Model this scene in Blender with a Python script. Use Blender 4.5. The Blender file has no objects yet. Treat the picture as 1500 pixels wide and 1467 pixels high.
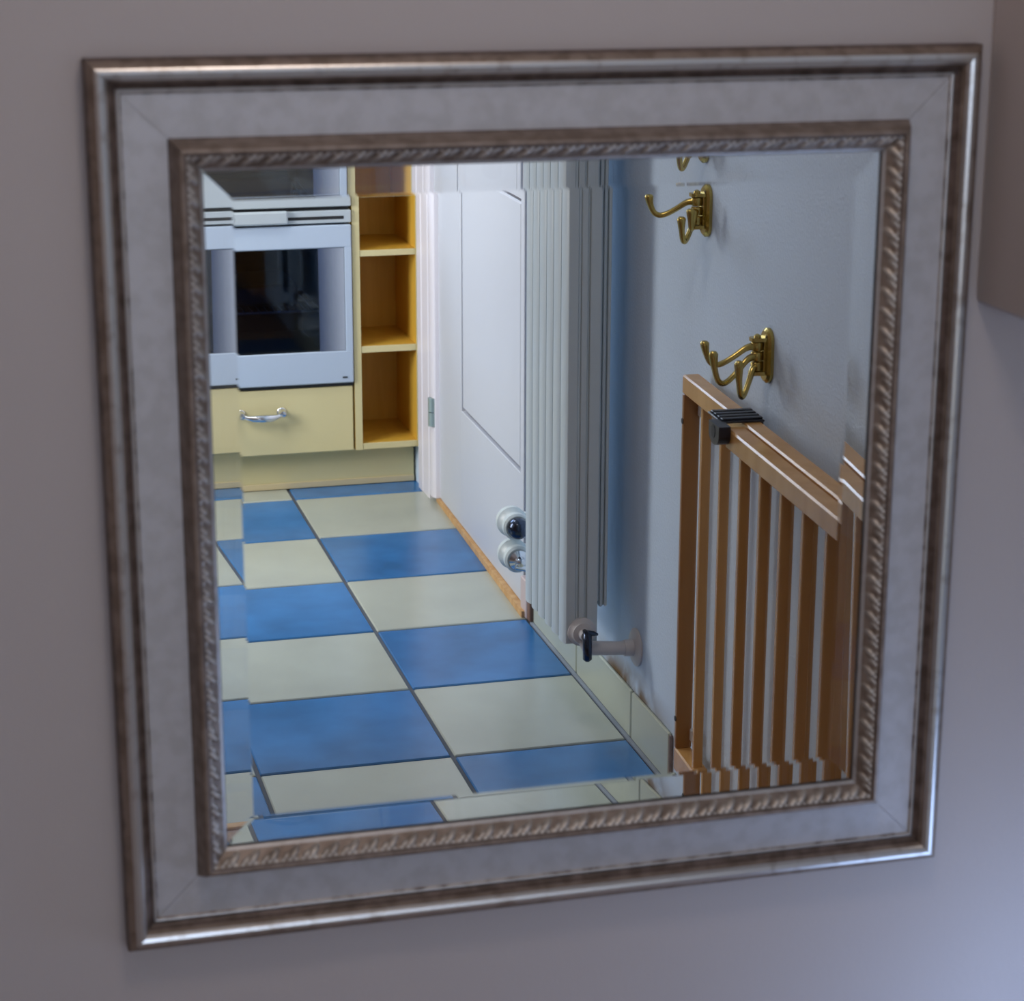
import bpy, math, random
from mathutils import Vector, Matrix, noise as mnoise
random.seed(4)
S = bpy.context.scene
COL = S.collection
R = math.radians

# ------------------------------------------------------------------ scale and survey
# The room is surveyed in floor-tile units as it appears beyond the mirror; T is the tile edge in metres.
# x to the right, y away from the camera (through the glass), z up.  The looking glass lies at y = YM and
# the real room is the mirror image of that survey, behind the camera.
T = 0.38
YM = -4.9535
CAM = (-2.352, -10.0424, 4.2657)
FPX = 3170.3
CAM_ROT = (0.2738, -0.2574, -0.0337)        # rotation vector, room axes -> camera axes

def real(p):                                # surveyed point -> metres in the real room (reflected)
    return Vector((p[0] * T, -(p[1] - YM) * T, p[2] * T))

# ------------------------------------------------------------------ camera
def rodrigues(v):
    v = Vector(v); return Matrix.Rotation(v.length, 3, v.normalized())
B = Matrix(((1, 0, 0), (0, 0, -1), (0, 1, 0)))
Rc = rodrigues(CAM_ROT) @ B                 # room -> camera (x right, y down, z forward)
Rw = Rc.transposed() @ Matrix(((1, 0, 0), (0, -1, 0), (0, 0, -1)))
cam = bpy.data.cameras.new('camera')
cam.sensor_width = 36.0
cam.sensor_fit = 'HORIZONTAL'
cam.lens = FPX / 1500.0 * 36.0
cam.clip_start = 0.05
cam.dof.use_dof = True
cam.dof.focus_distance = 4.1
cam.dof.aperture_fstop = 9.5
co = bpy.data.objects.new('camera', cam)
COL.objects.link(co)
co.matrix_world = Matrix.Translation(Vector((CAM[0] * T, (CAM[1] - YM) * T, CAM[2] * T))) @ Rw.to_4x4()
S.camera = co

# ------------------------------------------------------------------ world, light, exposure
S.view_settings.view_transform = 'Standard'
S.view_settings.look = 'None'
S.view_settings.gamma = 1.0
S.view_settings.exposure = 0.0
S.view_settings.use_curve_mapping = False
S.cycles.caustics_reflective = False
S.cycles.caustics_refractive = False
S.cycles.diffuse_bounces = 6
S.cycles.sample_clamp_indirect = 6.0
W = bpy.data.worlds.new('dusk'); S.world = W
W.use_nodes = True
W.node_tree.nodes['Background'].inputs[0].default_value = (0.55, 0.65, 0.85, 1)
W.node_tree.nodes['Background'].inputs[1].default_value = 0.02

def area(name, centre, toward, sx, sy, power, color):
    l = bpy.data.lights.new(name, 'AREA'); l.shape = 'RECTANGLE'
    l.size = sx; l.size_y = sy; l.energy = power; l.color = color
    o = bpy.data.objects.new(name, l); COL.objects.link(o)
    o.location = centre
    o.rotation_euler = (Vector(toward) - Vector(centre)).to_track_quat('-Z', 'Y').to_euler()
    return o
DAY = (1.0, 0.98, 0.98)
SKY = (0.55, 0.72, 1.0)
# daylight through the kitchen window in the left wall
kw = area('daylight_kitchen_window', real((-4.1, 2.8, 3.1)), real((0.4, 4.9, 1.6)), 1.7 * T, 2.8 * T, 26.0, DAY)
kw.data.spread = R(150)                     # spread narrowed to keep light off the near floor
# bluer daylight from the window over the worktop, facing the mirror wall
area('daylight_worktop_window', real((-1.7, 6.72, 4.2)), real((-1.0, -4.0, 2.6)), 1.9 * T, 2.0 * T, 23.0, SKY)
# added fill light hung low over the kitchen floor, no fixture
area('kitchen_fill_light', real((-0.9, 3.8, 4.7)), real((-.5, 4.6, 0.0)), .6 * T, .6 * T, 5.0, (1.0, 0.96, 0.90))
# low stair window beside the mirror wall
area('daylight_stair_window', real((.93, -4.35, 1.5)), real((-1.0, -4.7, 2.2)), .6 * T, 2.6 * T, 2.9, (0.42, 0.60, 1.0))
# hall ceiling lamp, dim and a little warm
area('hall_ceiling_lamp', real((-1.2, -2.5, 6.6)), real((-.8, -2.6, 0.0)), .8 * T, .8 * T, 4.6, (1.0, 0.84, 0.74))

# ------------------------------------------------------------------ mesh helpers
class MB:
    def __init__(s): s.v = []; s.f = []; s.m = []
    def add(s, vs, fs, mi=0):
        n = len(s.v); s.v += [tuple(v) for v in vs]
        for f in fs: s.f.append(tuple(n + i for i in f)); s.m.append(mi)
        return s
    def box(s, x0, x1, y0, y1, z0, z1, b=0.0, mi=0, M=None):
        if b <= 0:
            vs = [(x, y, z) for x in (x0, x1) for y in (y0, y1) for z in (z0, z1)]
            fs = [(0, 1, 3, 2), (4, 6, 7, 5), (0, 4, 5, 1), (2, 3, 7, 6), (0, 2, 6, 4), (1, 5, 7, 3)]
        else:
            vs = []; idx = {}
            X = (x0, x1); Y = (y0, y1); Z = (z0, z1)
            for i in (0, 1):
                for j in (0, 1):
                    for k in (0, 1):
                        sx, sy, sz = (b if i == 0 else -b), (b if j == 0 else -b), (b if k == 0 else -b)
                        for a, p in (('x', (X[i], Y[j] + sy, Z[k] + sz)), ('y', (X[i] + sx, Y[j], Z[k] + sz)), ('z', (X[i] + sx, Y[j] + sy, Z[k]))):
                            idx[(a, i, j, k)] = len(vs); vs.append(p)
            q = lambda a, i, j, k: idx[(a, i, j, k)]
            fs = []
            for i in (0, 1):
                f = [q('x', i, 0, 0), q('x', i, 0, 1), q('x', i, 1, 1), q('x', i, 1, 0)]; fs.append(f if i == 0 else f[::-1])
                f = [q('y', 0, i, 0), q('y', 1, i, 0), q('y', 1, i, 1), q('y', 0, i, 1)]; fs.append(f if i == 0 else f[::-1])
                f = [q('z', 0, 0, i), q('z', 0, 1, i), q('z', 1, 1, i), q('z', 1, 0, i)]; fs.append(f if i == 0 else f[::-1])
            cx, cy, cz = (x0 + x1) / 2, (y0 + y1) / 2, (z0 + z1) / 2
            ext = []
            for i in (0, 1):
                for j in (0, 1):
                    ext.append([q('x', i, j, 0), q('y', i, j, 0), q('y', i, j, 1), q('x', i, j, 1)])
                    ext.append([q('x', i, 0, j), q('z', i, 0, j), q('z', i, 1, j), q('x', i, 1, j)])
                    ext.append([q('y', 0, i, j), q('z', 0, i, j), q('z', 1, i, j), q('y', 1, i, j)])
                    for k in (0, 1): ext.append([q('x', i, j, k), q('y', i, j, k), q('z', i, j, k)])
            for f in ext:
                a, b_, c = (Vector(vs[f[t]]) for t in (0, 1, 2))
                n = (b_ - a).cross(c - a)
                mid = sum((Vector(vs[t]) for t in f), Vector()) / len(f) - Vector((cx, cy, cz))
                fs.append(f if n.dot(mid) > 0 else f[::-1])
        if M is not None: vs = [M @ Vector(v) for v in vs]
        return s.add(vs, fs, mi)
    def tube(s, path, rad, seg=12, mi=0, caps=True):
        P = [Vector(p) for p in path]
        if not hasattr(rad, '__len__'): rad = [rad] * len(P)
        up = None; rings = []
        for i, p in enumerate(P):
            t = (P[min(i + 1, len(P) - 1)] - P[max(i - 1, 0)]).normalized()
            if up is None:
                up = Vector((0, 0, 1)) if abs(t.z) < .9 else Vector((1, 0, 0))
            a = t.cross(up).normalized(); up = a.cross(t).normalized()
            rings.append([p + (a * math.cos(2 * math.pi * k / seg) + up * math.sin(2 * math.pi * k / seg)) * rad[i] for k in range(seg)])
        vs = [v for r in rings for v in r]; fs = []
        for i in range(len(P) - 1):
            for k in range(seg):
                k2 = (k + 1) % seg
                fs.append((i * seg + k, i * seg + k2, (i + 1) * seg + k2, (i + 1) * seg + k)[::-1])
        if caps:
            fs.append(tuple(range(seg))); fs.append(tuple(range((len(P) - 1) * seg, len(P) * seg))[::-1])
        return s.add(vs, fs, mi)
    def lathe(s, origin, axis, prof, seg=24, mi=0):      # prof: (distance along axis, radius)
        o = Vector(origin); ax = Vector(axis).normalized()
        pts = [o + ax * d for d, r in prof]
        up = Vector((0, 0, 1)) if abs(ax.z) < .9 else Vector((1, 0, 0))
        a = ax.cross(up).normalized(); b = a.cross(ax).normalized()
        vs = []; fs = []
        for (d, r), p in zip(prof, pts):
            for k in range(seg):
                t = 2 * math.pi * k / seg
                vs.append(p + (a * math.cos(t) + b * math.sin(t)) * max(r, 1e-5))
        for i in range(len(prof) - 1):
            for k in range(seg):
                k2 = (k + 1) % seg
                fs.append((i * seg + k, i * seg + k2, (i + 1) * seg + k2, (i + 1) * seg + k)[::-1])
        fs.append(tuple(range(seg))); fs.append(tuple(range((len(prof) - 1) * seg, len(prof) * seg))[::-1])
        return s.add(vs, fs, mi)
    def prism(s, poly, d0, d1, axis, mi=0, M=None):      # poly in the plane normal to axis ('x': (y,z), 'y': (x,z), 'z': (x,y))
        def pt(q, d):
            return {'x': (d, q[0], q[1]), 'y': (q[0], d, q[1]), 'z': (q[0], q[1], d)}[axis]
        n = len(poly)
        area2 = sum(poly[i][0] * poly[(i + 1) % n][1] - poly[(i + 1) % n][0] * poly[i][1] for i in range(n))
        if area2 < 0: poly = poly[::-1]
        vs = [pt(q, d0) for q in poly] + [pt(q, d1) for q in poly]
        fs = [tuple(range(n))[::-1], tuple(range(n, 2 * n))] + [(i, (i + 1) % n, n + (i + 1) % n, n + i) for i in range(n)]
        flip = (axis == 'y') != (d1 < d0)
        if flip: fs = [f[::-1] for f in fs]
        if M is not None: vs = [M @ Vector(v) for v in vs]
        return s.add(vs, fs, mi)
    def build(s, name, mats, parent=None, smooth=None, mirror=True):
        if not isinstance(mats, (list, tuple)): mats = [mats]
        org = parent_origin(parent)
        if mirror:
            vs = [real(v) for v in s.v]; fs = [f[::-1] for f in s.f]
        else:
            vs = [Vector(v) for v in s.v]; fs = s.f
        if parent is None:
            lo = Vector((min(v.x for v in vs) + max(v.x for v in vs), min(v.y for v in vs) + max(v.y for v in vs), 2 * min(v.z for v in vs))) / 2
            org = lo
        me = bpy.data.meshes.new(name)
        me.from_pydata([v - org for v in vs], [], fs)
        for m in mats: me.materials.append(m)
        me.polygons.foreach_set('material_index', s.m)
        if smooth is not None:
            me.polygons.foreach_set('use_smooth', [True] * len(me.polygons))
            me.set_sharp_from_angle(angle=R(smooth))
        me.update()
        o = bpy.data.objects.new(name, me); COL.objects.link(o)
        if parent is None:
            o.location = org
        else:
            o.parent = parent
        ORG[o.name] = org
        return o
ORG = {}
def parent_origin(p):
    return ORG[p.name] if p is not None else Vector()
def empty(name, loc):                      # loc in metres
    o = bpy.data.objects.new(name, None); COL.objects.link(o)
    o.location = loc; o.empty_display_size = .05
    ORG[o.name] = Vector(loc)
    return o
def tag(o, label=None, cat=None, group=None, kind=None):
    if label: o['label'] = label
    if cat: o['category'] = cat
    if group: o['group'] = group
    if kind: o['kind'] = kind
    return o
def dup(o, dloc, parent):                  # a copy of one part, sharing its mesh
    c = o.copy(); COL.objects.link(c); c.parent = parent
    c.location = o.location + Vector(dloc); ORG[c.name] = ORG[o.name]
    return c

# ------------------------------------------------------------------ materials
def mat(name, color, rough=.5, metal=0., noise=None, bump=None, spec=None, var=.1):
    m = bpy.data.materials.new(name); m.use_nodes = True
    nt = m.node_tree; b = nt.nodes['Principled BSDF']
    b.inputs['Base Color'].default_value = (*color, 1)
    b.inputs['Roughness'].default_value = rough
    b.inputs['Metallic'].default_value = metal
    if spec is not None: b.inputs['Specular IOR Level'].default_value = spec
    tc = nt.nodes.new('ShaderNodeTexCoord')
    if noise:
        n = nt.nodes.new('ShaderNodeTexNoise'); n.inputs['Scale'].default_value = noise; n.inputs['Detail'].default_value = 6
        nt.links.new(tc.outputs['Object'], n.inputs['Vector'])
        r = nt.nodes.new('ShaderNodeValToRGB')
        r.color_ramp.elements[0].position = .3; r.color_ramp.elements[1].position = .7
        r.color_ramp.elements[0].color = (*[c * (1 - var) for c in color], 1)
        r.color_ramp.elements[1].color = (*[min(1, c * (1 + var)) for c in color], 1)
        nt.links.new(n.outputs['Fac'], r.inputs['Fac']); nt.links.new(r.outputs['Color'], b.inputs['Base Color'])
    if bump:
        n2 = nt.nodes.new('ShaderNodeTexNoise'); n2.inputs['Scale'].default_value = bump[0]; n2.inputs['Detail'].default_value = 3
        nt.links.new(tc.outputs['Object'], n2.inputs['Vector'])
        bp = nt.nodes.new('ShaderNodeBump'); bp.inputs['Strength'].default_value = bump[1]; bp.inputs['Distance'].default_value = bump[2]
        nt.links.new(n2.outputs['Fac'], bp.inputs['Height']); nt.links.new(bp.outputs['Normal'], b.inputs['Normal'])
    return m
def wood(name, c1, c2, rough=.4, stretch=(1, 1, .06), scale=45):
    m = mat(name, c1, rough); nt = m.node_tree; b = nt.nodes['Principled BSDF']
    tc = nt.nodes.new('ShaderNodeTexCoord'); mp = nt.nodes.new('ShaderNodeMapping'); mp.inputs['Scale'].default_value = stretch
    n = nt.nodes.new('ShaderNodeTexNoise'); n.inputs['Scale'].default_value = scale; n.inputs['Detail'].default_value = 8; n.inputs['Distortion'].default_value = .6
    r = nt.nodes.new('ShaderNodeValToRGB'); r.color_ramp.elements[0].position = .35; r.color_ramp.elements[1].position = .68
    r.color_ramp.elements[0].color = (*c1, 1); r.color_ramp.elements[1].color = (*c2, 1)
    nt.links.new(tc.outputs['Object'], mp.inputs['Vector']); nt.links.new(mp.outputs['Vector'], n.inputs['Vector'])
    nt.links.new(n.outputs['Fac'], r.inputs['Fac']); nt.links.new(r.outputs['Color'], b.inputs['Base Color'])
    return m

M_hallside = mat('warm_wall_paint', (.46, .34, .27), .85)
M_wall = mat('wall_paint', (.54, .48, .46), .85, bump=(120, .1, .003))
M_wall_r = mat('roughcast_white', (.65, .78, .93), .8, bump=(170, .3, .005))
def dirty_foot(m):                         # brown damp stain in the plaster just above the skirting
    nt = m.node_tree; b = nt.nodes['Principled BSDF']
    N = lambda t: nt.nodes.new(t); L = nt.links.new
    ge = N('ShaderNodeNewGeometry'); sp = N('ShaderNodeSeparateXYZ'); L(ge.outputs['Position'], sp.inputs[0])
    nz = N('ShaderNodeTexNoise'); nz.inputs['Scale'].default_value = 14; nz.inputs['Detail'].default_value = 5; L(ge.outputs['Position'], nz.inputs['Vector'])
    def ramp(src, a, b_):
        r = N('ShaderNodeMapRange'); r.inputs[1].default_value = a; r.inputs[2].default_value = b_; L(src, r.inputs[0]); return r.outputs[0]
    def mul(p, q):
        k = N('ShaderNodeMath'); k.operation = 'MULTIPLY'; L(p, k.inputs[0]); L(q, k.inputs[1]); return k.outputs[0]
    yl = real((0, -.45, 0)).y; yh = real((0, .75, 0)).y
    f = mul(mul(ramp(sp.outputs['Z'], .150, .104), ramp(nz.outputs['Fac'], .28, .50)), mul(ramp(sp.outputs['Y'], yl + .1, yl - .15), ramp(sp.outputs['Y'], yh - .05, yh + .15)))
    mx = N('ShaderNodeMix'); mx.data_type = 'RGBA'
    L(f, mx.inputs[0]); mx.inputs[6].default_value = b.inputs['Base Color'].default_value; mx.inputs[7].default_value = (.20, .12, .05, 1)
    L(mx.outputs[2], b.inputs['Base Color'])
dirty_foot(M_wall_r)
M_ceil = mat('ceiling_paint', (.8, .8, .8), .9)
M_cream = mat('tile_cream', (.44, .47, .41), .23, noise=5, var=.07)
M_blue = mat('tile_blue', (.026, .165, .42), .23, noise=7, var=.22)
M_grout = mat('grout', (.10, .11, .13), .9)
M_silicone = mat('grout_grey', (.30, .34, .40), .7)
M_skirt = mat('skirting_cream', (.52, .56, .46), .35, noise=4, var=.06)
M_stone = mat('reddish_stone', (.26, .20, .18), .6, noise=60, var=.2)
M_plank = wood('hall_plank', (.30, .19, .13), (.40, .27, .20), .45, (1, .06, 1), 30)
M_white = mat('white_lacquer', (.74, .72, .78), .4)
M_door = mat('door_white', (.54, .565, .62), .45)
M_bare = wood('bare_pine', (.50, .27, .10), (.66, .42, .2), .6)
M_edge = wood('dark_door_edge', (.16, .08, .05), (.24, .13, .09), .6)
M_groove_shade = mat('door_groove_shade', (.42, .32, .30), .6)  # browner than the door: the groove's shadow put into the colour
M_rad = mat('radiator_enamel', (.58, .66, .70), .35)
M_rad_plastic = mat('valve_plastic', (.66, .64, .64), .45)
M_chrome = mat('chrome', (.75, .76, .78), .12, 1.0)
M_brass = mat('brass', (.52, .39, .115), .24, 1.0)
M_brass_dark = mat('screw_brass', (.10, .06, .02), .5, .6)
M_hinge = mat('zinc_hinge', (.36, .46, .46), .4, .6)
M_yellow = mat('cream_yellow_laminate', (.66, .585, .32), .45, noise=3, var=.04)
M_ochre = wood('ochre_shelf_inside', (.60, .36, .04), (.68, .42, .06), .5)  # deeper than the cream fronts: compartment shade and bounce put into the colour
M_oven = mat('oven_white_enamel', (.45, .54, .67), .3)
M_oven_trim = mat('oven_trim', (.50, .56, .60), .3, .2)
M_black = mat('black_gap', (.010, .011, .013), .6)
M_cavity = mat('oven_cavity', (.018, .02, .028), .45, .2)
M_rack = mat('oven_rack', (.5, .42, .34), .35, .8)
M_beech = wood('varnished_beech', (.54, .28, .085), (.66, .37, .13), .24, (.5, .5, .05), 40)
M_beech_shade = wood('varnished_beech_shaded', (.30, .135, .035), (.40, .19, .05), .28, (.5, .5, .05), 40)  # darker copy of the beech, the post's shaded side put into its colour
M_plastic = mat('black_plastic', (.016, .016, .026), .38)
M_screw = mat('dark_screw', (.02, .015, .012), .6)
M_valve_grey = mat('valve_grey', (.62, .68, .68), .35)
M_darkchrome = mat('dark_chrome', (.06, .075, .11), .15, 1.0)
M_whiteplastic = mat('white_plastic', (.75, .78, .8), .4)

def glass_pane():
    m = bpy.data.materials.new('oven_window_glass'); m.use_nodes = True
    b = m.node_tree.nodes['Principled BSDF']
    b.inputs['Base Color'].default_value = (.10, .20, .42, 1); b.inputs['Roughness'].default_value = .03
    b.inputs['Transmission Weight'].default_value = 1.0; b.inputs['IOR'].default_value = 1.5
    return m
M_pane = glass_pane()
def frit():                                # printed dot screen on the pane: denser towards the outer edge
    m = bpy.data.materials.new('printed_dot_screen'); m.use_nodes = True
    nt = m.node_tree; b = nt.nodes['Principled BSDF']; b.inputs['Roughness'].default_value = .25
    tc = nt.nodes.new('ShaderNodeTexCoord'); sp = nt.nodes.new('ShaderNodeSeparateXYZ')
    nt.links.new(tc.outputs['Generated'], sp.inputs[0])
    w = nt.nodes.new('ShaderNodeMath'); w.operation = 'MULTIPLY'; w.inputs[1].default_value = 22 * 2 * math.pi
    nt.links.new(sp.outputs['X'], w.inputs[0])
    sn = nt.nodes.new('ShaderNodeMath'); sn.operation = 'SINE'; nt.links.new(w.outputs[0], sn.inputs[0])
    wz = nt.nodes.new('ShaderNodeMath'); wz.operation = 'MULTIPLY'; wz.inputs[1].default_value = 120 * 2 * math.pi
    nt.links.new(sp.outputs['Z'], wz.inputs[0])
    sz = nt.nodes.new('ShaderNodeMath'); sz.operation = 'SINE'; nt.links.new(wz.outputs[0], sz.inputs[0])
    ad = nt.nodes.new('ShaderNodeMath'); ad.operation = 'ADD'; nt.links.new(sn.outputs[0], ad.inputs[0]); nt.links.new(sz.outputs[0], ad.inputs[1])
    sc = nt.nodes.new('ShaderNodeMath'); sc.operation = 'MULTIPLY_ADD'; sc.inputs[1].default_value = .16
    off = nt.nodes.new('ShaderNodeMath'); off.operation = 'MULTIPLY_ADD'; off.inputs[1].default_value = .62; off.inputs[2].default_value = -.02
    nt.links.new(sp.outputs['X'], off.inputs[0])
    nt.links.new(ad.outputs[0], sc.inputs[0]); nt.links.new(off.outputs[0], sc.inputs[2])
    r = nt.nodes.new('ShaderNodeValToRGB'); r.color_ramp.elements[0].color = (.012, .03, .09, 1); r.color_ramp.elements[1].color = (.60, .66, .76, 1)
    nt.links.new(sc.outputs[0], r.inputs['Fac']); nt.links.new(r.outputs['Color'], b.inputs['Base Color'])
    return m
M_frit = frit()
def mirror_mats():
    g = bpy.data.materials.new('bevelled_glass'); g.use_nodes = True
    nt = g.node_tree; nt.nodes.clear()
    o = nt.nodes.new('ShaderNodeOutputMaterial'); b = nt.nodes.new('ShaderNodeBsdfGlass')
    b.inputs['Roughness'].default_value = 0; b.inputs['IOR'].default_value = 1.52; b.inputs['Color'].default_value = (.985, .995, .99, 1)
    nt.links.new(b.outputs[0], o.inputs[0])
    s = mat('silvering', (.95, .95, .95), 0.0, 1.0)
    return g, s
M_glass, M_silver = mirror_mats()
def leaf_silver(name, c_hi, c_lo, rough, worn=.5, point=False, metal=.55):
    m = bpy.data.materials.new(name); m.use_nodes = True
    nt = m.node_tree; b = nt.nodes['Principled BSDF']
    b.inputs['Metallic'].default_value = metal; b.inputs['Roughness'].default_value = rough
    tc = nt.nodes.new('ShaderNodeTexCoord')
    n = nt.nodes.new('ShaderNodeTexNoise'); n.inputs['Scale'].default_value = 60; n.inputs['Detail'].default_value = 8
    nt.links.new(tc.outputs['Object'], n.inputs['Vector'])
    r = nt.nodes.new('ShaderNodeValToRGB')
    r.color_ramp.elements[0].position = worn - .12; r.color_ramp.elements[1].position = worn + .1
    r.color_ramp.elements[0].color = (*c_lo, 1); r.color_ramp.elements[1].color = (*c_hi, 1)
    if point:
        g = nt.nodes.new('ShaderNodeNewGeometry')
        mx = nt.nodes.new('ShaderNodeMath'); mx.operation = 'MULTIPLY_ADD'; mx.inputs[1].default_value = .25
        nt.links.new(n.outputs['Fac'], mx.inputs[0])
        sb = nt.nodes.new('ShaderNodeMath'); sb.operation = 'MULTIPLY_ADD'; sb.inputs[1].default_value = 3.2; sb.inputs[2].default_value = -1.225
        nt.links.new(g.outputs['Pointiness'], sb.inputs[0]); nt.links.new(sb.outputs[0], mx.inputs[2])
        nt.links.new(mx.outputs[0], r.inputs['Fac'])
    else:
        nt.links.new(n.outputs['Fac'], r.inputs['Fac'])
    nt.links.new(r.outputs['Color'], b.inputs['Base Color'])
    n2 = nt.nodes.new('ShaderNodeTexNoise'); n2.inputs['Scale'].default_value = 220
    nt.links.new(tc.outputs['Object'], n2.inputs['Vector'])
    bp = nt.nodes.new('ShaderNodeBump'); bp.inputs['Strength'].default_value = .12; bp.inputs['Distance'].default_value = .001
    nt.links.new(n2.outputs['Fac'], bp.inputs['Height']); nt.links.new(bp.outputs['Normal'], b.inputs['Normal'])
    return m
M_f_ridge = leaf_silver('silver_leaf_ridge', (.62, .60, .58), (.42, .37, .33), .30, .36, metal=.8)
M_f_flat = leaf_silver('silver_leaf_flat', (.56, .54, .55), (.50, .48, .48), .5, .5, metal=.15)
M_f_groove = leaf_silver('umber_patina', (.17, .12, .10), (.09, .06, .045), .5, .5, metal=.2)
M_f_bead = leaf_silver('silver_leaf_bead', (.52, .49, .47), (.40, .36, .33), .4, .4, metal=.5)
M_f_worn = leaf_silver('worn_bead', (.48, .43, .39), (.13, .09, .07), .45, .45, metal=.5)
M_f_gold = leaf_silver('bronze_fillet', (.30, .23, .185), (.20, .145, .11), .45, .5, metal=.4)
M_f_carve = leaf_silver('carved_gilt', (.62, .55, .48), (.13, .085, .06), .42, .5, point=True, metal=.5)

# ------------------------------------------------------------------ room shell (surveyed units)
WX = 0.97          # right-hand wall plane
XL = -4.25          # kitchen window wall
HX = -3.05         # hall wall on the left
YB = 6.8           # kitchen back wall
YH = -0.45         # where the hall widens into the kitchen
ZC = 6.9
YE = -0.62         # where the floor tiles end
WALLY = YM - 0.034 # mirror wall plane (10 mm behind the silvering)

def struct(o, label, cat): return tag(o, label, cat, kind='structure')
m = MB(); m.box(HX - .4, WX + .4, WALLY - .4, WALLY, -.1, ZC + .3)
struct(m.build('wall_mirror', M_wall), 'off-white painted wall that the framed mirror hangs on', 'wall')
m = MB(); m.box(WX, WX + .4, WALLY, 1.95, -.1, ZC + .3); m.box(WX, WX + .4, 5.12, YB + .4, -.1, ZC + .3)
m.box(WX, WX + .4, 1.95, 5.12, 5.5, ZC + .3); m.box(WX + .2, WX + .4, 1.95, 5.12, -.1, 5.5)
wall_right = struct(m.build('wall_right', M_wall_r), 'white roughcast wall carrying the brass hooks and the radiator', 'wall')
m = MB(); m.box(HX - .4, HX, WALLY, YH, -.1, ZC + .3); m.box(XL - .4, HX - .4, YH - .4, YH, -.1, ZC + .3)
struct(m.build('wall_left', M_hallside), 'painted hall wall on the left of the camera', 'wall')
wy0, wy1, wz0, wz1 = 1.9, 3.7, 1.6, 4.6
m = MB()
m.box(XL - .4, XL, YH, wy0, -.1, ZC + .3); m.box(XL - .4, XL, wy1, YB, -.1, ZC + .3)
m.box(XL - .4, XL, wy0, wy1, -.1, wz0); m.box(XL - .4, XL, wy0, wy1, wz1, ZC + .3)
struct(m.build('wall_kitchen', M_wall), 'kitchen wall with the window that lights the room', 'wall')
m = MB(); m.box(XL - .4, WX, YB, YB + .4, -.1, ZC + .3)
struct(m.build('wall_back', M_wall), 'kitchen wall behind the fitted units', 'wall')
m = MB(); m.box(XL - .4, WX + .4, WALLY - .4, YB + .4, ZC, ZC + .3)
struct(m.build('ceiling', M_ceil), 'plain white ceiling', 'ceiling')
# window frame
wn = empty('window_1', real((XL, 2.8, wz0)))
struct(wn, 'white framed kitchen window in the side wall', 'window')
for a in ((wy0, wy0 + .12, wz0, wz1), (wy1 - .12, wy1, wz0, wz1), (wy0 + .121, wy1 - .121, wz0, wz0 + .12), (wy0 + .121, wy1 - .121, wz1 - .12, wz1)):
    m = MB(); m.box(XL - .02, XL + .06, *a, b=.015); m.build('window_frame', M_white, wn)
wn = empty('window_2', real((-1.7, YB, 3.2)))
struct(wn, 'white framed window over the worktop', 'window')
for a in ((-2.8, -2.68, 3.1, 5.3), (-.72, -.6, 3.1, 5.3), (-2.679, -.721, 3.1, 3.2), (-2.679, -.721, 5.2, 5.3)):
    m = MB(); m.box(a[0], a[1], YB - .06, YB - .001, a[2], a[3], b=.015); m.build('window_frame', M_white, wn)

# floor: grout bed with single tiles
fl = MB(); fl.box(XL, WX + .2, YE, YB, -.12, -.012)
floor = struct(fl.build('floor', M_grout), 'blue and cream checkerboard tiled floor', 'floor')
g = .011
protos = {}
def tile_mesh(x0, x1, y0, y1):
    if x1 == 1.04:
        x1 = 1.04 + g
    m = MB(); m.box(x0 + g, x1 - g, y0 + g, y1 - g, -.025, 0, b=.006); return m
for i in range(-4, 1):
    for j in range(-1, 6):
        x0, x1, y0, y1 = i, i + 1, j, j + 1
        if i == 0: x1 = .936 if j < 2 else 1.04
        if j == -1: y0 = YE
        if j == 5: y1 = 5.3
        cream = (i + j) % 2 == 0
        key = (cream, i == 0 and 1 + (j >= 2), j if j in (-1, 5) else 0)
        if key not in protos:
            o = tile_mesh(x0, x1, y0, y1).build('tile', M_cream if cream else M_blue, floor)
            protos[key] = (o, i, j)
        else:
            po, pi, pj = protos[key]
            o = dup(po, ((i - pi) * T, -(j - pj) * T, 0), floor)
m = MB(); m.box(.934, .953, YE, 1.93, -.02, .002)
m.build('edge_joint', M_silicone, floor)
m = MB(); m.box(HX, WX, WALLY, YE - .05, -.12, 0.0)
struct(m.build('floor_hall', M_plank), 'pinkish brown wooden hall floor', 'floor')
m = MB(); m.box(HX, WX - .001, YE - .06, YE, -.1, .012, b=.006)
struct(m.build('trim_threshold', M_bare), 'wooden threshold strip where the floor tiles end', 'threshold')

# skirting of single cream tiles
sk = empty('baseboard_right', real((WX, .9, 0)))
struct(sk, 'skirting of cream tiles along the foot of the white wall', 'skirting')
sp = None
for (a, b_) in ((-.60, -.008), (.008, .992), (1.008, 1.91)):
    m = MB(); m.box(.950, WX - .0005, a, b_, 0.002, .262, b=.006); m.build('tile', M_skirt, sk)
m = MB(); m.box(.951, WX - .0005, -.618, -.6005, .002, .255, b=.004); m.build('end_piece', M_stone, sk)
for yy in (0, 1):
    m = MB(); m.box(.958, WX - .0005, yy - .008, yy + .008, .002, .25); m.build('joint', M_grout, sk)

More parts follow.
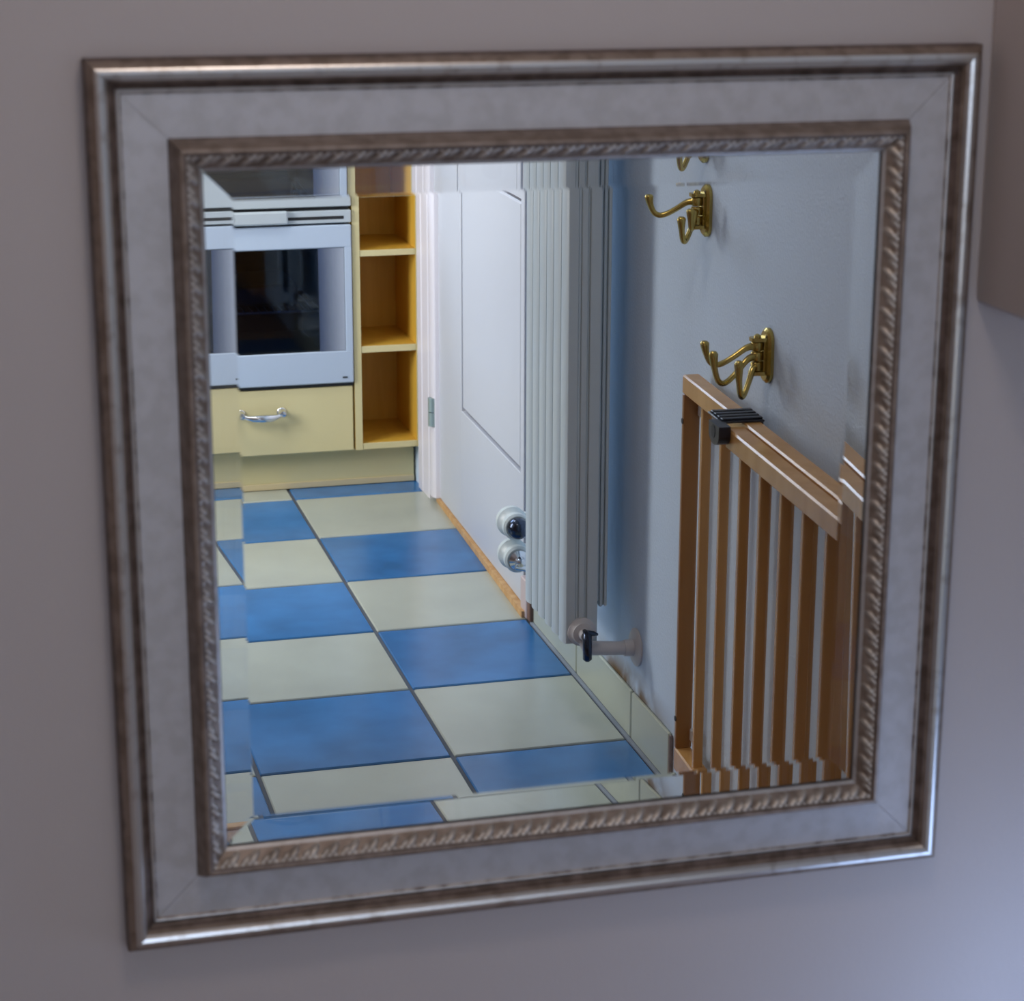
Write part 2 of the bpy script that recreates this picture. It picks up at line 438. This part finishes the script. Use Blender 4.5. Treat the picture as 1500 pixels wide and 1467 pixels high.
# ------------------------------------------------------------------ door in the right wall
dr = empty('door_1', real((.98, 3.4, 0)))
struct(dr, 'white panelled door with pale wood threshold, behind the radiator', 'door')
P0 = Vector((1.0, 4.72, 0)); P1 = Vector((.948, 2.14, 0))
du = (P1 - P0).normalized(); dn = Vector((-du.y, du.x, 0)); 
if dn.x < 0: dn = -dn                                     # dn points into the wall
DW = (P1 - P0).length
def dpt(u, n, z): return P0 + du * u + dn * n + Vector((0, 0, z))
DM = Matrix(((du.x, dn.x, 0, P0.x), (du.y, dn.y, 0, P0.y), (0, 0, 1, 0), (0, 0, 0, 1)))
def dbox(m, u0, u1, n0, n1, z0, z1, b=.004, mi=0):
    # M maps (u,n,z); its handedness is fixed by ordering
    mm = MB(); mm.box(u0, u1, n0, n1, z0, z1, b)
    vs = [DM @ Vector(v) for v in mm.v]
    det = DM.to_3x3().determinant()
    m.add(vs, mm.f if det > 0 else [f[::-1] for f in mm.f], mi)
ZB, ZT = .045, 5.45
u_gl, u_gr = .835, 2.50
pz = ((.86, 2.52), (2.98, 5.0))
m = MB()
dbox(m, 0, u_gl, 0, .1, ZB, ZT); dbox(m, u_gr, DW, 0, .1, ZB, ZT)
zz = [ZB, pz[0][0], pz[0][1], pz[1][0], pz[1][1], ZT]
for k in (0, 2, 4): dbox(m, u_gl - .006, u_gr + .006, .0005, .0995, zz[k], zz[k + 1])
m.build('door_leaf', M_door, dr)
gp = .022
for za, zb in pz:
    m = MB(); dbox(m, u_gl + gp, u_gr - gp, .004, .09, za + gp, zb - gp, .012); m.build('door_panel', M_door, dr)
for za, zb in pz:
    m = MB(); dbox(m, u_gl, u_gr, .05, .09, za, zb, 0); m.build('panel_groove', M_groove_shade, dr)
hg = MB()
hg.tube([(.957, 4.655, .575), (.957, 4.655, .675)], .034, 14); h1 = hg.build('hinge', M_hinge, dr, 40)
hg = MB(); hg.tube([(.957, 4.655, .68), (.957, 4.655, .78)], .034, 14); hg.build('hinge', M_hinge, dr, 40)
# threshold wedge
m = MB(); m.prism([(.988, 4.70), (1.15, 4.70), (1.15, 2.02), (.905, 2.02)], .001, .042, 'z'); m.build('threshold', M_bare, dr)
# casings
cs = MB()
cs.prism([(.950, 5.115), (.950, 4.99), (.956, 4.985), (.956, 4.80), (.962, 4.79), (1.05, 4.79), (1.05, 5.115)], 0.0, 5.7, 'z')
cas = cs.build('trim_1', M_white, None); struct(cas, 'white door casing beside the open cream shelves', 'trim')
cs = MB()
cs.prism([(.972 + .022 * math.cos(t), 4.70 + .085 * math.sin(t)) for t in [math.pi / 2 + math.pi * i / 12 for i in range(13)]] + [(1.04, 4.615), (1.04, 4.785)], .045, 5.6, 'z')
st = cs.build('trim_2', M_white, None, 50); struct(st, 'rounded white door stop next to the grey hinge', 'trim')
cs = MB(); cs.box(.925, .9695, 1.985, 2.12, 0.001, .24, b=.006); cs.box(.93, .9690, 1.94, 2.02, .24, 5.6, b=.004); c2 = cs.build('trim_3', mat('pinkish_casing', (.56, .46, .45), .5), None)
struct(c2, 'pinkish door casing foot under the radiator', 'trim')
cs = MB(); cs.box(.93, .9695, 1.925, 1.984, 0.001, .24, b=.005); cs.build('casing_edge', M_edge, c2)

# ------------------------------------------------------------------ kitchen units
YK = 5.15; YP = 5.30
# plinth
m = MB(); m.box(-4.2, .955, YP, YP + .05, .0, .30, b=.004)
pl = empty('plinth', real((-1.2, YP, 0))); tag(pl, 'cream yellow plinth board under the oven and the shelves', 'plinth')
m.build('board', M_yellow, pl)
m = MB(); m.box(-4.2, .955, YP - .012, YP, .0, .048, b=.004); m.build('sealing_strip', mat('seal_strip', (.66, .55, .33), .4), pl)
# oven housing unit with drawer
ou = empty('oven_cabinet', real((-.31, 5.9, .30)))
tag(ou, 'cream yellow base cabinet with one wide drawer below the oven', 'cabinet')
m = MB(); m.box(-1.125, -1.095, YK + .06, 6.6, .302, 2.36, b=.003); m.box(.4795, .4855, YK + .06, 6.6, .302, 2.36)
m.box(-1.095, .4795, YK + .06, 6.6, .302, .345, b=.003); m.box(-1.095, .4795, 6.55, 6.6, .345, 2.36); m.box(-1.095, .4795, YK + .08, 6.5, .74, .775)
m.build('carcass', M_yellow, ou)
m = MB(); m.box(-1.09, .474, YK, YK + .05, .302, .786, b=.006); dw = m.build('drawer', M_yellow, ou)
h = MB(); zc = .612
for xx in (-.352, -.054):
    h.lathe((xx, YK, zc + .01), (0, -1, 0), [(0, .032), (.01, .034), (.02, .022), (.05, .018), (.07, .026), (.085, .022), (.088, .005)], 18)
hp = [(-.352, YK - .062, zc + .008), (-.31, YK - .078, zc - .006), (-.27, YK - .085, zc - .012), (-.203, YK - .09, zc - .014), (-.135, YK - .085, zc - .012), (-.095, YK - .078, zc - .006), (-.054, YK - .062, zc + .008)]
h.tube(hp, [.014, .017, .026, .03, .026, .017, .014], 14)
h.build('handle', M_chrome, dw, 50)
# oven
ov = empty('oven', real((-.31, 5.8, .81)))
tag(ov, 'white built-in oven with dark blue glass window above the cream drawer', 'oven')
m = MB(); x0, x1 = -1.085, .478; z0, z1 = .818, 2.36
m.box(x0 + .03, x1 - .03, YK + .10, 6.4, z0, z1 - .02)
# hollow cavity: build body as shell
m = MB()
m.box(x0 + .03, x0 + .18, YK + .07, 6.4, z0, z1 - .02); m.box(x1 - .18, x1 - .03, YK + .07, 6.4, z0, z1 - .02)
m.box(x0 + .18, x1 - .18, YK + .07, 6.4, z0, .99); m.box(x0 + .18, x1 - .18, YK + .07, 6.4, 1.86, z1 - .02); m.box(x0 + .18, x1 - .18, 6.3, 6.4, .99, 1.86)
m.build('oven_body', M_cavity, ov)
wxa, wxb, wza, wzb = -1.035, .424, 1.057, 1.806
m = MB()
m.box(x0, x1, YK - .03, YK + .05, z0, wza, b=.008); m.box(x0, x1, YK - .03, YK + .05, wzb, 1.97, b=.008)
m.box(x0, wxa, YK - .029, YK + .05, wza - .01, wzb + .01, b=.006); m.box(wxb, x1, YK - .029, YK + .05, wza - .01, wzb + .01, b=.006)
od = m.build('oven_door', M_oven, ov)
m = MB(); m.box(wxa + .001, wxb - .001, YK - .022, YK - .006, wza + .001, wzb - .001); m.build('window_pane', M_pane, od)
m = MB(); m.box(.235, wxb - .002, YK - .026, YK - .0225, wza + .002, wzb - .002); fr = m.build('dot_screen', M_frit, od)
m = MB(); m.box(-1.03, -.845, YK - .026, YK - .0225, wza + .002, wzb - .002)
fl2 = m.build('dot_screen', M_frit, od)
m = MB(); m.box(.395, .432, YK - .034, YK - .0305, .855, .866); m.build('badge', M_black, od)
# trim bar and handle over the door
m = MB(); m.box(x0, x1, YK - .03, YK + .05, 1.985, 2.075, b=.006); tb = m.build('handle_bar', M_oven_trim, ov)
m = MB(); m.box(x0 + .03, .02, YK - .075, YK - .03, 1.99, 2.085, b=.012); m.build('grip', M_oven_trim, tb)
m = MB(); m.box(.022, .425, YK - .0325, YK - .03, 2.012, 2.034); m.build('grip_slot', M_black, tb)
m = MB(); m.box(x0, x1, YK - .035, YK + .05, 2.102, 2.36, b=.006); m.build('control_panel', M_oven_trim, ov)
m = MB(); m.box(x0 + .01, x1 - .01, YK + .01, YK + .06, 2.076, 2.1015); m.build('shadow_gap', M_black, ov)
m = MB(); m.box(x0 + .01, x1 - .003, YK + .0, YK + .06, .792, z0 - .001); m.build('shadow_gap', M_black, ov)
m = MB()
for i in range(22):
    xx = x0 + .2 + i * (x1 - x0 - .4) / 21
    m.tube([(xx, 5.3, 1.33), (xx, 6.2, 1.33)], .006, 6)
for yy in (5.32, 5.75, 6.2): m.tube([(x0 + .185, yy, 1.322), (x1 - .185, yy, 1.322)], .011, 6)
m.build('oven_rack', M_rack, ov, 50)
m = MB(); m.box(x0 + .3, x1 - .34, 5.45, 6.1, 1.345, 1.50, b=.02); m.build('roasting_tin', mat('tin', (.12, .10, .09), .4, .5), ov)
# worktop
m = MB(); m.box(-4.2, .965, YK - .08, YB, 2.37, 2.47, b=.012)
tag(m.build('worktop', M_yellow), 'cream worktop over the oven and the open shelves', 'worktop')
# open shelf unit
su = empty('shelf_unit', real((.72, 5.5, .30)))
tag(su, 'narrow cream shelf unit with open ochre compartments beside the oven', 'shelf')
sx0, sx1, sy1 = .487, .967, 5.90
m = MB(); m.box(sx0, .540, YK - .004, YK, .302, 2.365, b=.0); m.box(.950, sx1, YK - .004, YK, .302, 2.365)
m.build('front_edge', M_yellow, su)
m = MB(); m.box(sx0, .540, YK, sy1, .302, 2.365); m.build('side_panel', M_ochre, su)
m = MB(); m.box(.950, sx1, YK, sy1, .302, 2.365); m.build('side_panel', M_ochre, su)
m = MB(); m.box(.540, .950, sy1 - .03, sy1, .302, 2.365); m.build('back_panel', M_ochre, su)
for za, zb in ((.302, .348), (1.026, 1.074), (1.731, 1.775)):
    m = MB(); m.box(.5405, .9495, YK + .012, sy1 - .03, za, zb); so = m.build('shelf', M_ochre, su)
    m = MB(); m.box(.5405, .9495, YK, YK + .012, za, zb, b=.002); m.build('shelf_edge', M_yellow, so)

# ------------------------------------------------------------------ radiator
ra = empty('radiator', real((.68, .42, .54)))
tag(ra, 'tall white column radiator standing off the wall beside the door', 'radiator')
edges = [.812, .684, .556, .423, .295, .156, .018]
def column(m, y0, y1, x0, x1, z0, z1, n=10):
    hw = (y1 - y0) / 2; c = (y0 + y1) / 2
    pts = []
    for i in range(n + 1):                        # flattened oval, blunt towards the room
        t = math.pi * i / n
        pts.append((x0 + .022 * (1 - math.sin(t) ** .6), c - hw * math.cos(t)))
    pts += [(x1 - .012, c + hw), (x1, c + hw - .012), (x1, c - hw + .012), (x1 - .012, c - hw)]
    m.prism(pts, z0, z1, 'z')
col = None
for k in range(6):
    y1_, y0_ = edges[k] - .008, edges[k + 1] + .006
    m = MB(); column(m, y0_, y1_, .590, .648, .545, 4.95); m.build('column', M_rad, ra, 35)
    m = MB(); m.box(.708, .742, y0_ + .008, y1_ - .008, .56, 4.93, b=.008); m.build('rear_column', M_rad, ra)
for zz_ in (.66, 4.85):
    m = MB(); m.box(.648, .705, .04, .80, zz_ - .045, zz_ + .045, b=.01); m.build('header', M_rad, ra)
m = MB()
for k, (xa, xb, yy) in enumerate(((.600, .652, .022), (.652, .668, .030), (.668, .700, .024), (.700, .712, .032), (.712, .769, .022))): m.box(xa, xb - .001, yy, .05, .545, 4.94, b=.003)
m.build('side_cover', M_rad, ra)
m = MB(); m.box(.75, .786, .06, .78, .75, 4.9, b=.004); m.build('convector', M_rad, ra)
m = MB()
for xa, xb, yy in ((.790, .806, .06), (.806, .816, .075), (.816, .832, .062)): m.box(xa, xb - .001, yy, .80, .72, 4.9, b=.003)
m.build('rear_casing', M_rad, ra)
for zz_ in (3.2, 4.3):
    m = MB(); m.box(.831, WX - .001, .40, .46, zz_ - .05, zz_ + .05, b=.005); m.build('bracket', M_rad, ra)
# two valve heads at the far end, pointing along the wall
ax = Vector((0, -1, 0))
for k, (xx, zz_) in enumerate(((.736, .738), (.744, .543))):
    c_ = Vector((xx, 1.50, zz_))
    v = MB(); v.lathe(c_, ax, [(-.16, .02), (-.15, .088), (-.11, .09), (-.09, .07), (-.05, .062), (-.045, .078), (.0, .08), (.012, .068)], 32)
    v.tube([c_ + Vector((0, .16, 0)), c_ + Vector((.06, .2, 0)), (WX - .001, 1.7, zz_)], .03, 12)
    vv = v.build('valve_head', M_valve_grey, ra, 40)
    v = MB()
    if k == 0: v.lathe(c_ + ax * .012, ax, [(0, .062), (.02, .064), (.05, .056), (.07, .035), (.076, .01)], 28); v.build('valve_cap', M_darkchrome, vv, 40)
    else:
        v.lathe(c_ + ax * .012, ax, [(0, .060), (.015, .060), (.02, .05), (.03, .03), (.06, .026), (.064, .01)], 28); v.tube([c_ + ax * .05 + Vector((-.03, 0, -.03)), c_ + ax * .05 + Vector((.05, 0, -.05))], .016, 10); v.build('valve_cap', M_chrome, vv, 40)
# valve: white collar facing the mirror, chrome lever, white pipe to the wall rosette
v = MB(); v.lathe((.684, .03, .607), (0, -1, 0), [(0, .075), (.02, .075), (.03, .06), (.045, .055), (.05, .03), (.09, .026)], 28)
vo = v.build('valve', M_rad_plastic, ra, 40)
v = MB(); v.tube([(.684, -.03, .62), (.684, -.085, .612), (.680, -.10, .58), (.680, -.10, .50), (.680, -.10, .488)], [.018, .024, .024, .024, .012], 14)
v.build('lever', M_darkchrome, vo, 50)
v = MB(); v.tube([(.684, -.075, .632), (.72, -.075, .625), (.742, -.075, .618)], [.014, .013, .006], 10); v.build('valve_screw', M_darkchrome, vo, 50)
v = MB(); v.tube([(.70, -.02, .53), (.86, -.02, .515), (.945, -.02, .512)], [.038, .036, .036], 20); v.build('pipe', M_rad_plastic, ra, 50)
v = MB(); v.lathe((WX - .001, -.02, .512), (-1, 0, 0), [(0, .1), (.008, .1), (.018, .085), (.024, .045), (.07, .042)], 32); v.build('wall_rosette', M_rad_plastic, ra, 40)
v = MB(); v.tube([(.684, .02, .60), (.70, -.015, .55), (.71, -.02, .53)], .036, 14); v.build('elbow', M_rad_plastic, ra, 50)

# ------------------------------------------------------------------ brass swivel hooks
def smooth(p, k=4):                        # Catmull-Rom through the given points
    out = []
    for i in range(len(p) - 1):
        a, b, c, d = p[max(i - 1, 0)], p[i], p[i + 1], p[min(i + 2, len(p) - 1)]
        for j in range(k):
            t = j / k
            out.append(tuple(.5 * (2 * b[q] + (c[q] - a[q]) * t + (2 * a[q] - 5 * b[q] + 4 * c[q] - d[q]) * t * t + (3 * b[q] - a[q] - 3 * c[q] + d[q]) * t ** 3) for q in range(3)))
    return out + [p[-1]]
def brass_hook(yc, zt, zb, arms, label):
    h_ = (zt - zb)
    root = empty('coat_hook', real((WX, yc, zb)))
    tag(root, label, 'hook', 'brass hooks on the white wall')
    zc_ = (zt + zb) / 2; hw = .056
    def outline(w, hh, n=10):
        pts = [(yc + w * math.cos(t), zc_ + hh - w + w * math.sin(t)) for t in [math.pi * i / n for i in range(n + 1)]]
        pts += [(yc + w * math.cos(t), zc_ - hh + w + w * math.sin(t)) for t in [math.pi + math.pi * i / n for i in range(n + 1)]]
        return pts
    m = MB(); m.prism(outline(hw, h_ / 2), WX - .014, WX, 'x')
    a = outline(hw, h_ / 2); b_ = outline(hw * .8, h_ / 2 - .012); n = len(a)
    m.add([(WX - .014, p[0], p[1]) for p in a] + [(WX - .024, p[0], p[1]) for p in b_],
          [(i, (i + 1) % n, n + (i + 1) % n, n + i)[::-1] for i in range(n)] + [tuple(range(n, 2 * n))[::-1]])
    m.box(WX - .034, WX - .02, yc - .028, yc + .028, zc_ - .07, zc_ + .07, b=.005)
    bp = m.build('back_plate', M_brass, root, 30)
    for (dy, zz_) in ((-.024, zt - .035), (.026, zt - .05), (-.024, zb + .05), (.026, zb + .035)):
        m = MB(); m.lathe((WX - .022, yc + dy, zz_), (-1, 0, 0), [(0, .0095), (.004, .009), (.006, .004)], 10)
        m.build('screw', M_brass_dark, root)
    zt_, zb_ = zc_ + .072, zc_ - .072
    px = WX - .055
    for zz_ in (zt_, zb_):
        m = MB(); m.prism([(px - .03, yc - .018), (px - .018, yc - .027), (WX - .015, yc - .03), (WX - .015, yc + .03), (px - .018, yc + .027), (px - .03, yc + .018)], zz_ - .008, zz_ + .008, 'z')
        if zz_ == zt_: m.lathe((px, yc, zt_ + .006), (0, 0, 1), [(0, .016), (.01, .014), (.016, .006)], 14)
        m.build('pivot_lug', M_brass, root, 40)
    bh = (zt_ - zb_ - .016) / 3
    for k, (dx, dy, rise, reach) in enumerate(arms):
        z1_ = zt_ - .008 - k * bh; z0_ = z1_ - bh
        d = Vector((dx, dy, 0)).normalized()
        m = MB()
        m.lathe((px, yc, z0_ + .002), (0, 0, 1), [(0, .022), (.004, .026), (bh - .008, .026), (bh - .004, .022)], 18)
        zc2 = (z0_ + z1_) / 2
        prof = [(.015, .0, .017), (.05, -.008, .014), (.10, -.042, .0125), (.145, -.068, .0125), (.178, -.076, .0125), (.205, -.062, .0125), (.222, -.026, .0135), (.229, .006, .018), (.231, .024, .0195), (.231, .034, .011)]
        prof = smooth(prof)
        m.tube([Vector((px, yc, zc2)) + d * (r_ * reach) + Vector((0, 0, dz * rise)) for r_, dz, _ in prof], [q[2] for q in prof], 12)
        m.build('hook_arm', M_brass, root, 60)
    return root
brass_hook(-.915, 3.007, 2.77, [(-.20, .07, .85, .92), (-.11, -.19, .85, .62), (-.15, -.15, 1.05, .66)], 'upper brass triple hook on the white wall close to the radiator')
brass_hook(-1.705, 2.507, 2.272, [(-1, .02, .95, 1.0), (-.21, -.06, 1.3, .97), (-.16, -.14, 1.45, .68)], 'lower brass triple hook just above the wooden stair gate')

# ------------------------------------------------------------------ wooden stair gate
GA = R(2.5)
GO = Vector((.848, -.97, 0)); GU = Vector((-math.sin(GA), -math.cos(GA), 0)); GN = Vector((math.cos(GA), -math.sin(GA), 0))
SAG = .018                                  # the gate sags a little towards its free end
gt = empty('stair_gate', real((.86, -1.5, .22)))
tag(gt, 'wooden sliding stair gate with a black clamp folded along the white wall', 'gate')
GM = Matrix(((GU.x, GN.x, 0, GO.x), (GU.y, GN.y, 0, GO.y), (-SAG, 0, 1, 0), (0, 0, 0, 1)))
GDET = GM.to_3x3().determinant()
def gmb(src):
    m = MB(); m.add([GM @ Vector(v) for v in src.v], src.f if GDET > 0 else [f[::-1] for f in src.f]); m.m = list(src.m); return m
def gbox(u0, u1, n0, n1, z0, z1, b=.007):
    s_ = MB(); s_.box(u0, u1, n0, n1, z0, z1, b); return gmb(s_)
ZA0, ZA1, RH = .235, 2.158, .088
UA = 2.62
# half fixed to the wall
gbox(0, UA, 0, .080, ZA1 - RH, ZA1).build('top_rail', M_beech, gt)
gbox(0, UA, 0, .080, ZA0, ZA0 + .115).build('bottom_rail', M_beech, gt)
post = gbox(.001, .028, .001, .079, ZA0 + .115, ZA1 - RH, .004).build('end_post', M_beech_shade, gt)
for zz_ in (1.944, .498):
    s_ = MB(); s_.lathe(GM @ Vector((.014, .001, zz_)), -GN, [(0, .014), (.003, .013), (.004, .004)], 12)
    s_.build('screw', M_screw, post)
k_ = 0
while .232 + .275 * k_ < UA - .1:
    u_ = .232 + .275 * k_; k_ += 1
    gbox(u_, u_ + .030, .018, .062, ZA0 + .105, ZA1 - RH + .01, .004).build('slat', M_beech, gt)
gbox(UA - .03, UA - .001, .001, .079, ZA0 + .115, ZA1 - RH, .004).build('end_post', M_beech, gt)
# sliding half in front of it
UF0, UF1, ZF = .905, 2.78, 2.150
gbox(UF0, UF1, -.084, -.004, ZF - RH, ZF).build('top_rail', M_beech, gt)
gbox(UF0, UF1, -.084, -.004, ZA0 - .01, ZA0 + .105).build('bottom_rail', M_beech, gt)
k_ = 0
while 1.03 + .2515 * k_ < UF1 - .1:
    u_ = 1.03 + .2515 * k_; k_ += 1
    gbox(u_, u_ + .030, -.066, -.022, ZA0 + .095, ZF - RH + .01, .004).build('slat', M_beech, gt)
gbox(UF1 - .03, UF1 - .001, -.083, -.005, ZA0 + .105, ZF - RH, .004).build('end_post', M_beech, gt)
# clamp that locks the halves together
c0, c1 = .835, .972
s_ = MB()
s_.box(.70, .888, -.10, .090, ZA1 + .001, ZA1 + .010, .003)
zf = 2.125
front = [(c0, ZA1 + .010), (c0, zf)] + [(c0 + (c1 - c0) * (.5 - .5 * math.cos(t)), zf - .045 * math.sin(t)) for t in [math.pi * i / 10 for i in range(1, 10)]] + [(c1, zf), (c1, ZA1 + .010)]
nn = len(front); nz0, nz1 = -.136, -.085
s_.add([(u_, nz0, z_) for u_, z_ in front] + [(u_, nz1, z_) for u_, z_ in front],
       [tuple(range(nn)), tuple(range(nn, 2 * nn))[::-1]] + [(i, nn + i, nn + (i + 1) % nn, (i + 1) % nn) for i in range(nn)])
s_.box(.72, .875, .081, .090, ZA1 - .06, ZA1 + .002, .003)
clamp = gmb(s_).build('clamp', M_plastic, gt)
for i in range(4):
    s_ = MB(); s_.box(.71 + i * .044, .738 + i * .044, -.09, .088, ZA1 + .0105, ZA1 + .018, .003)
    gmb(s_).build('clamp_rib', M_plastic, clamp)
s_ = MB(); cc_ = GM @ Vector(((c0 + c1) / 2 - .005, -.1361, zf + .01))
s_.lathe(cc_, -GN, [(0, .028), (.0015, .028), (.002, .012)], 16)
s_.build('clamp_slot', M_screw, clamp)
s_ = MB(); s_.lathe(GM @ Vector((2.085, -.002, ZA1 - .004)), (0, 0, 1), [(0, .014), (.008, .014), (.014, .008)], 16); s_.build('bolt', M_chrome, gt, 40)
# wall mountings
for zz_ in (.42, 2.0):
    s_ = MB(); s_.box(.032, .07, .066, .118, zz_ - .03, zz_ + .03, .004)
    gmb(s_).build('wall_bracket', M_whiteplastic, gt)

# ------------------------------------------------------------------ the framed mirror (real coordinates, metres)
KM = 5.5 / 4.5
cx, cz = -.8928 * T - .0015, 2.7742 * T + .0008
HS = .9118 * KM * T * 1.003                 # half the outer side
YW = (WALLY - YM) * T                       # wall plane behind the mirror: y > 0 is into the wall
YWALL = .010 * KM
mr = empty('framed_mirror', Vector((cx, YWALL, cz - HS)))
tag(mr, 'square mirror with slanted glass edge in a silver frame', 'mirror')
prof = [  # (distance from outer edge, height off the wall, material: 0 ridge 1 groove 2 bead 3 flat 4 fillet)
    (0.0, 0.0, 1), (0.0, 13.0, 1), (1.4, 16.8, 4), (3.6, 19.8, 4), (6.6, 21.8, 0), (10.0, 22.4, 0), (12.8, 21.4, 0), (15.0, 18.6, 4), (16.8, 14.6, 1), (18.8, 11.8, 1),
    (20.6, 10.6, 1), (21.6, 11.4, 2), (22.8, 11.9, 2), (24.0, 11.5, 5), (24.7, 10.4, 5), (25.4, 10.0, 3), (42.0, 9.8, 3), (57.4, 9.5, 1), (58.0, 11.5, 4), (60.0, 18.0, 4), (62.2, 24.4, 4), (64.0, 27.4, 4), (66.2, 28.0, 4), (67.4, 27.4, 1), (68.2, 26.2, 1),
    (68.6, 26.2, 4), (78.8, 16.4, 2), (79.8, 15.8, 2), (81.0, 14.6, 2), (81.6, 13.4, 1), (81.6, 11.6, 1)]
sides = {'top': ((1, 0), (0, 1)), 'right': ((0, -1), (1, 0)), 'bottom': ((-1, 0), (0, -1)), 'left': ((0, 1), (-1, 0))}
def fpt(side, s, u, h):      # s along the side from its middle, u in from the outer edge, h off the wall
    (ax, az), (ox, oz) = sides[side]
    return Vector((cx + ax * s + ox * (HS - u), YWALL - h, cz + az * s + oz * (HS - u)))
FM = [M_f_ridge, M_f_groove, M_f_bead, M_f_flat, M_f_gold, M_f_worn]
for side in ('top', 'right', 'bottom', 'left'):
    m = MB(); NSEG = 1
    vs = []; n = len(prof)
    for (u_, h_, mi) in prof:
        u_ *= KM / 1000; h_ *= KM / 1000
        for e in (-1, 1): vs.append(fpt(side, e * (HS - u_ - .00025), u_, h_))
    m.v = [tuple(v) for v in vs]
    for i in range(n - 1):
        m.f.append((2 * i, 2 * i + 2, 2 * i + 3, 2 * i + 1)); m.m.append(prof[i][2] if i > 0 else 1)
    # back and mitred ends
    m.f.append((0, 1, 2 * n - 1, 2 * n - 2)); m.m.append(1)
    m.f.append(tuple(2 * i for i in range(n))[::-1]); m.m.append(1)
    m.f.append(tuple(2 * i + 1 for i in range(n))); m.m.append(1)
    fr_ = m.build('frame_member', FM, mr, 28, mirror=False)
    # carved running ornament
    NV, P = 14, .0160 * KM
    L0 = HS - .069 * KM
    NS = int(2 * L0 / P * 26)
    vs = []; fs = []
    for i in range(NS + 1):
        for jv in range(NV + 1):
            t = jv / NV; u_ = (.0688 + t * .0100) * KM; base = 26.1 - t * 9.7
            s_ = (HS - u_) * (2 * i / NS - 1)
            a = (s_ / P) % 1.0 - .5; b_ = t - .5
            env = min(1, (1 - abs(2 * b_)) * 5)
            ca, sa = math.cos(.6), math.sin(.6)
            q1 = ca * (a + .10) + sa * b_; q2 = -sa * (a + .10) + ca * b_
            hh = 2.7 * math.exp(-((q1 / .17) ** 2 + (q2 / .40) ** 2) ** 1.5)
            q1 = ca * (a - .30) + sa * (b_ + .12); q2 = -sa * (a - .30) + ca * (b_ + .12)
            hh += 1.9 * math.exp(-((q1 / .12) ** 2 + (q2 / .26) ** 2) ** 1.5)
            hh -= 1.3 * math.exp(-(((a - .22) / .14) ** 2 + ((b_ - .27) / .17) ** 2))
            if b_ < -.2: hh += .9 * abs(math.sin(a * 3 * math.pi)) * min(1, (-.2 - b_) * 8)
            vs.append(fpt(side, s_, u_, (base + env * (hh - .3)) * KM / 1000))
    for i in range(NS):
        for jv in range(NV):
            k0 = i * (NV + 1) + jv
            fs.append((k0, k0 + 1, k0 + NV + 2, k0 + NV + 1))
    m = MB(); m.v = [tuple(v) for v in vs]; m.f = fs; m.m = [0] * len(fs)
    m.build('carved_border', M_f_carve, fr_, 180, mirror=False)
# glass: flat back silvered, front face bevelled on all four sides
UO, WB = .0795 * KM, .0232 * KM
TH = .0068
BEVEL = .0675
a = HS - UO; b_ = a - WB
th_e = TH - WB * math.tan(BEVEL)
m = MB()
sg = [(-1, -1), (1, -1), (1, 1), (-1, 1)]
m.v = [(cx + sx * a, 0, cz + sz * a) for sx, sz in sg] + [(cx + sx * a, -th_e, cz + sz * a) for sx, sz in sg] + [(cx + sx * b_, -TH, cz + sz * b_) for sx, sz in sg]
m.f = [(0, 3, 2, 1)] + [(8, 9, 10, 11)] + [(i, (i + 1) % 4, 4 + (i + 1) % 4, 4 + i) for i in range(4)] + [(4 + i, 4 + (i + 1) % 4, 8 + (i + 1) % 4, 8 + i) for i in range(4)]
m.m = [1] + [0] * 9
m.build('mirror_glass', [M_glass, M_silver], mr, mirror=False)

# box on the mirror wall, top right
bx = MB(); x0_, x1_ = .267 * T, (WX - .001) * T
bx.box(x0_, x1_, YWALL - .108, YWALL - .0005, 3.222 * T, 5.2 * T, b=.004)
wb = bx.build('wall_box', M_wall, None, mirror=False)
tag(wb, 'wall-coloured box projecting from the wall to the upper right of the mirror', 'box')

# a few parts look different from the thing they belong to
for key, lab in (('clamp', 'black plastic clamp'), ('handle', 'chrome bow handle'), ('hinge', 'grey metal hinge knuckle'), ('lever', 'dark chrome valve lever'),
                 ('bolt', 'small chrome bolt'), ('carved_border', 'carved gilt border'), ('mirror_glass', 'clear mirror glass with slanted edges'),
                 ('threshold', 'bare pine strip'), ('window_pane', 'dark blue oven glass'), ('end_piece', 'reddish brown end piece')):
    for o in bpy.data.objects:
        if o.parent is not None and o.name.split('.')[0] == key: o['label'] = lab
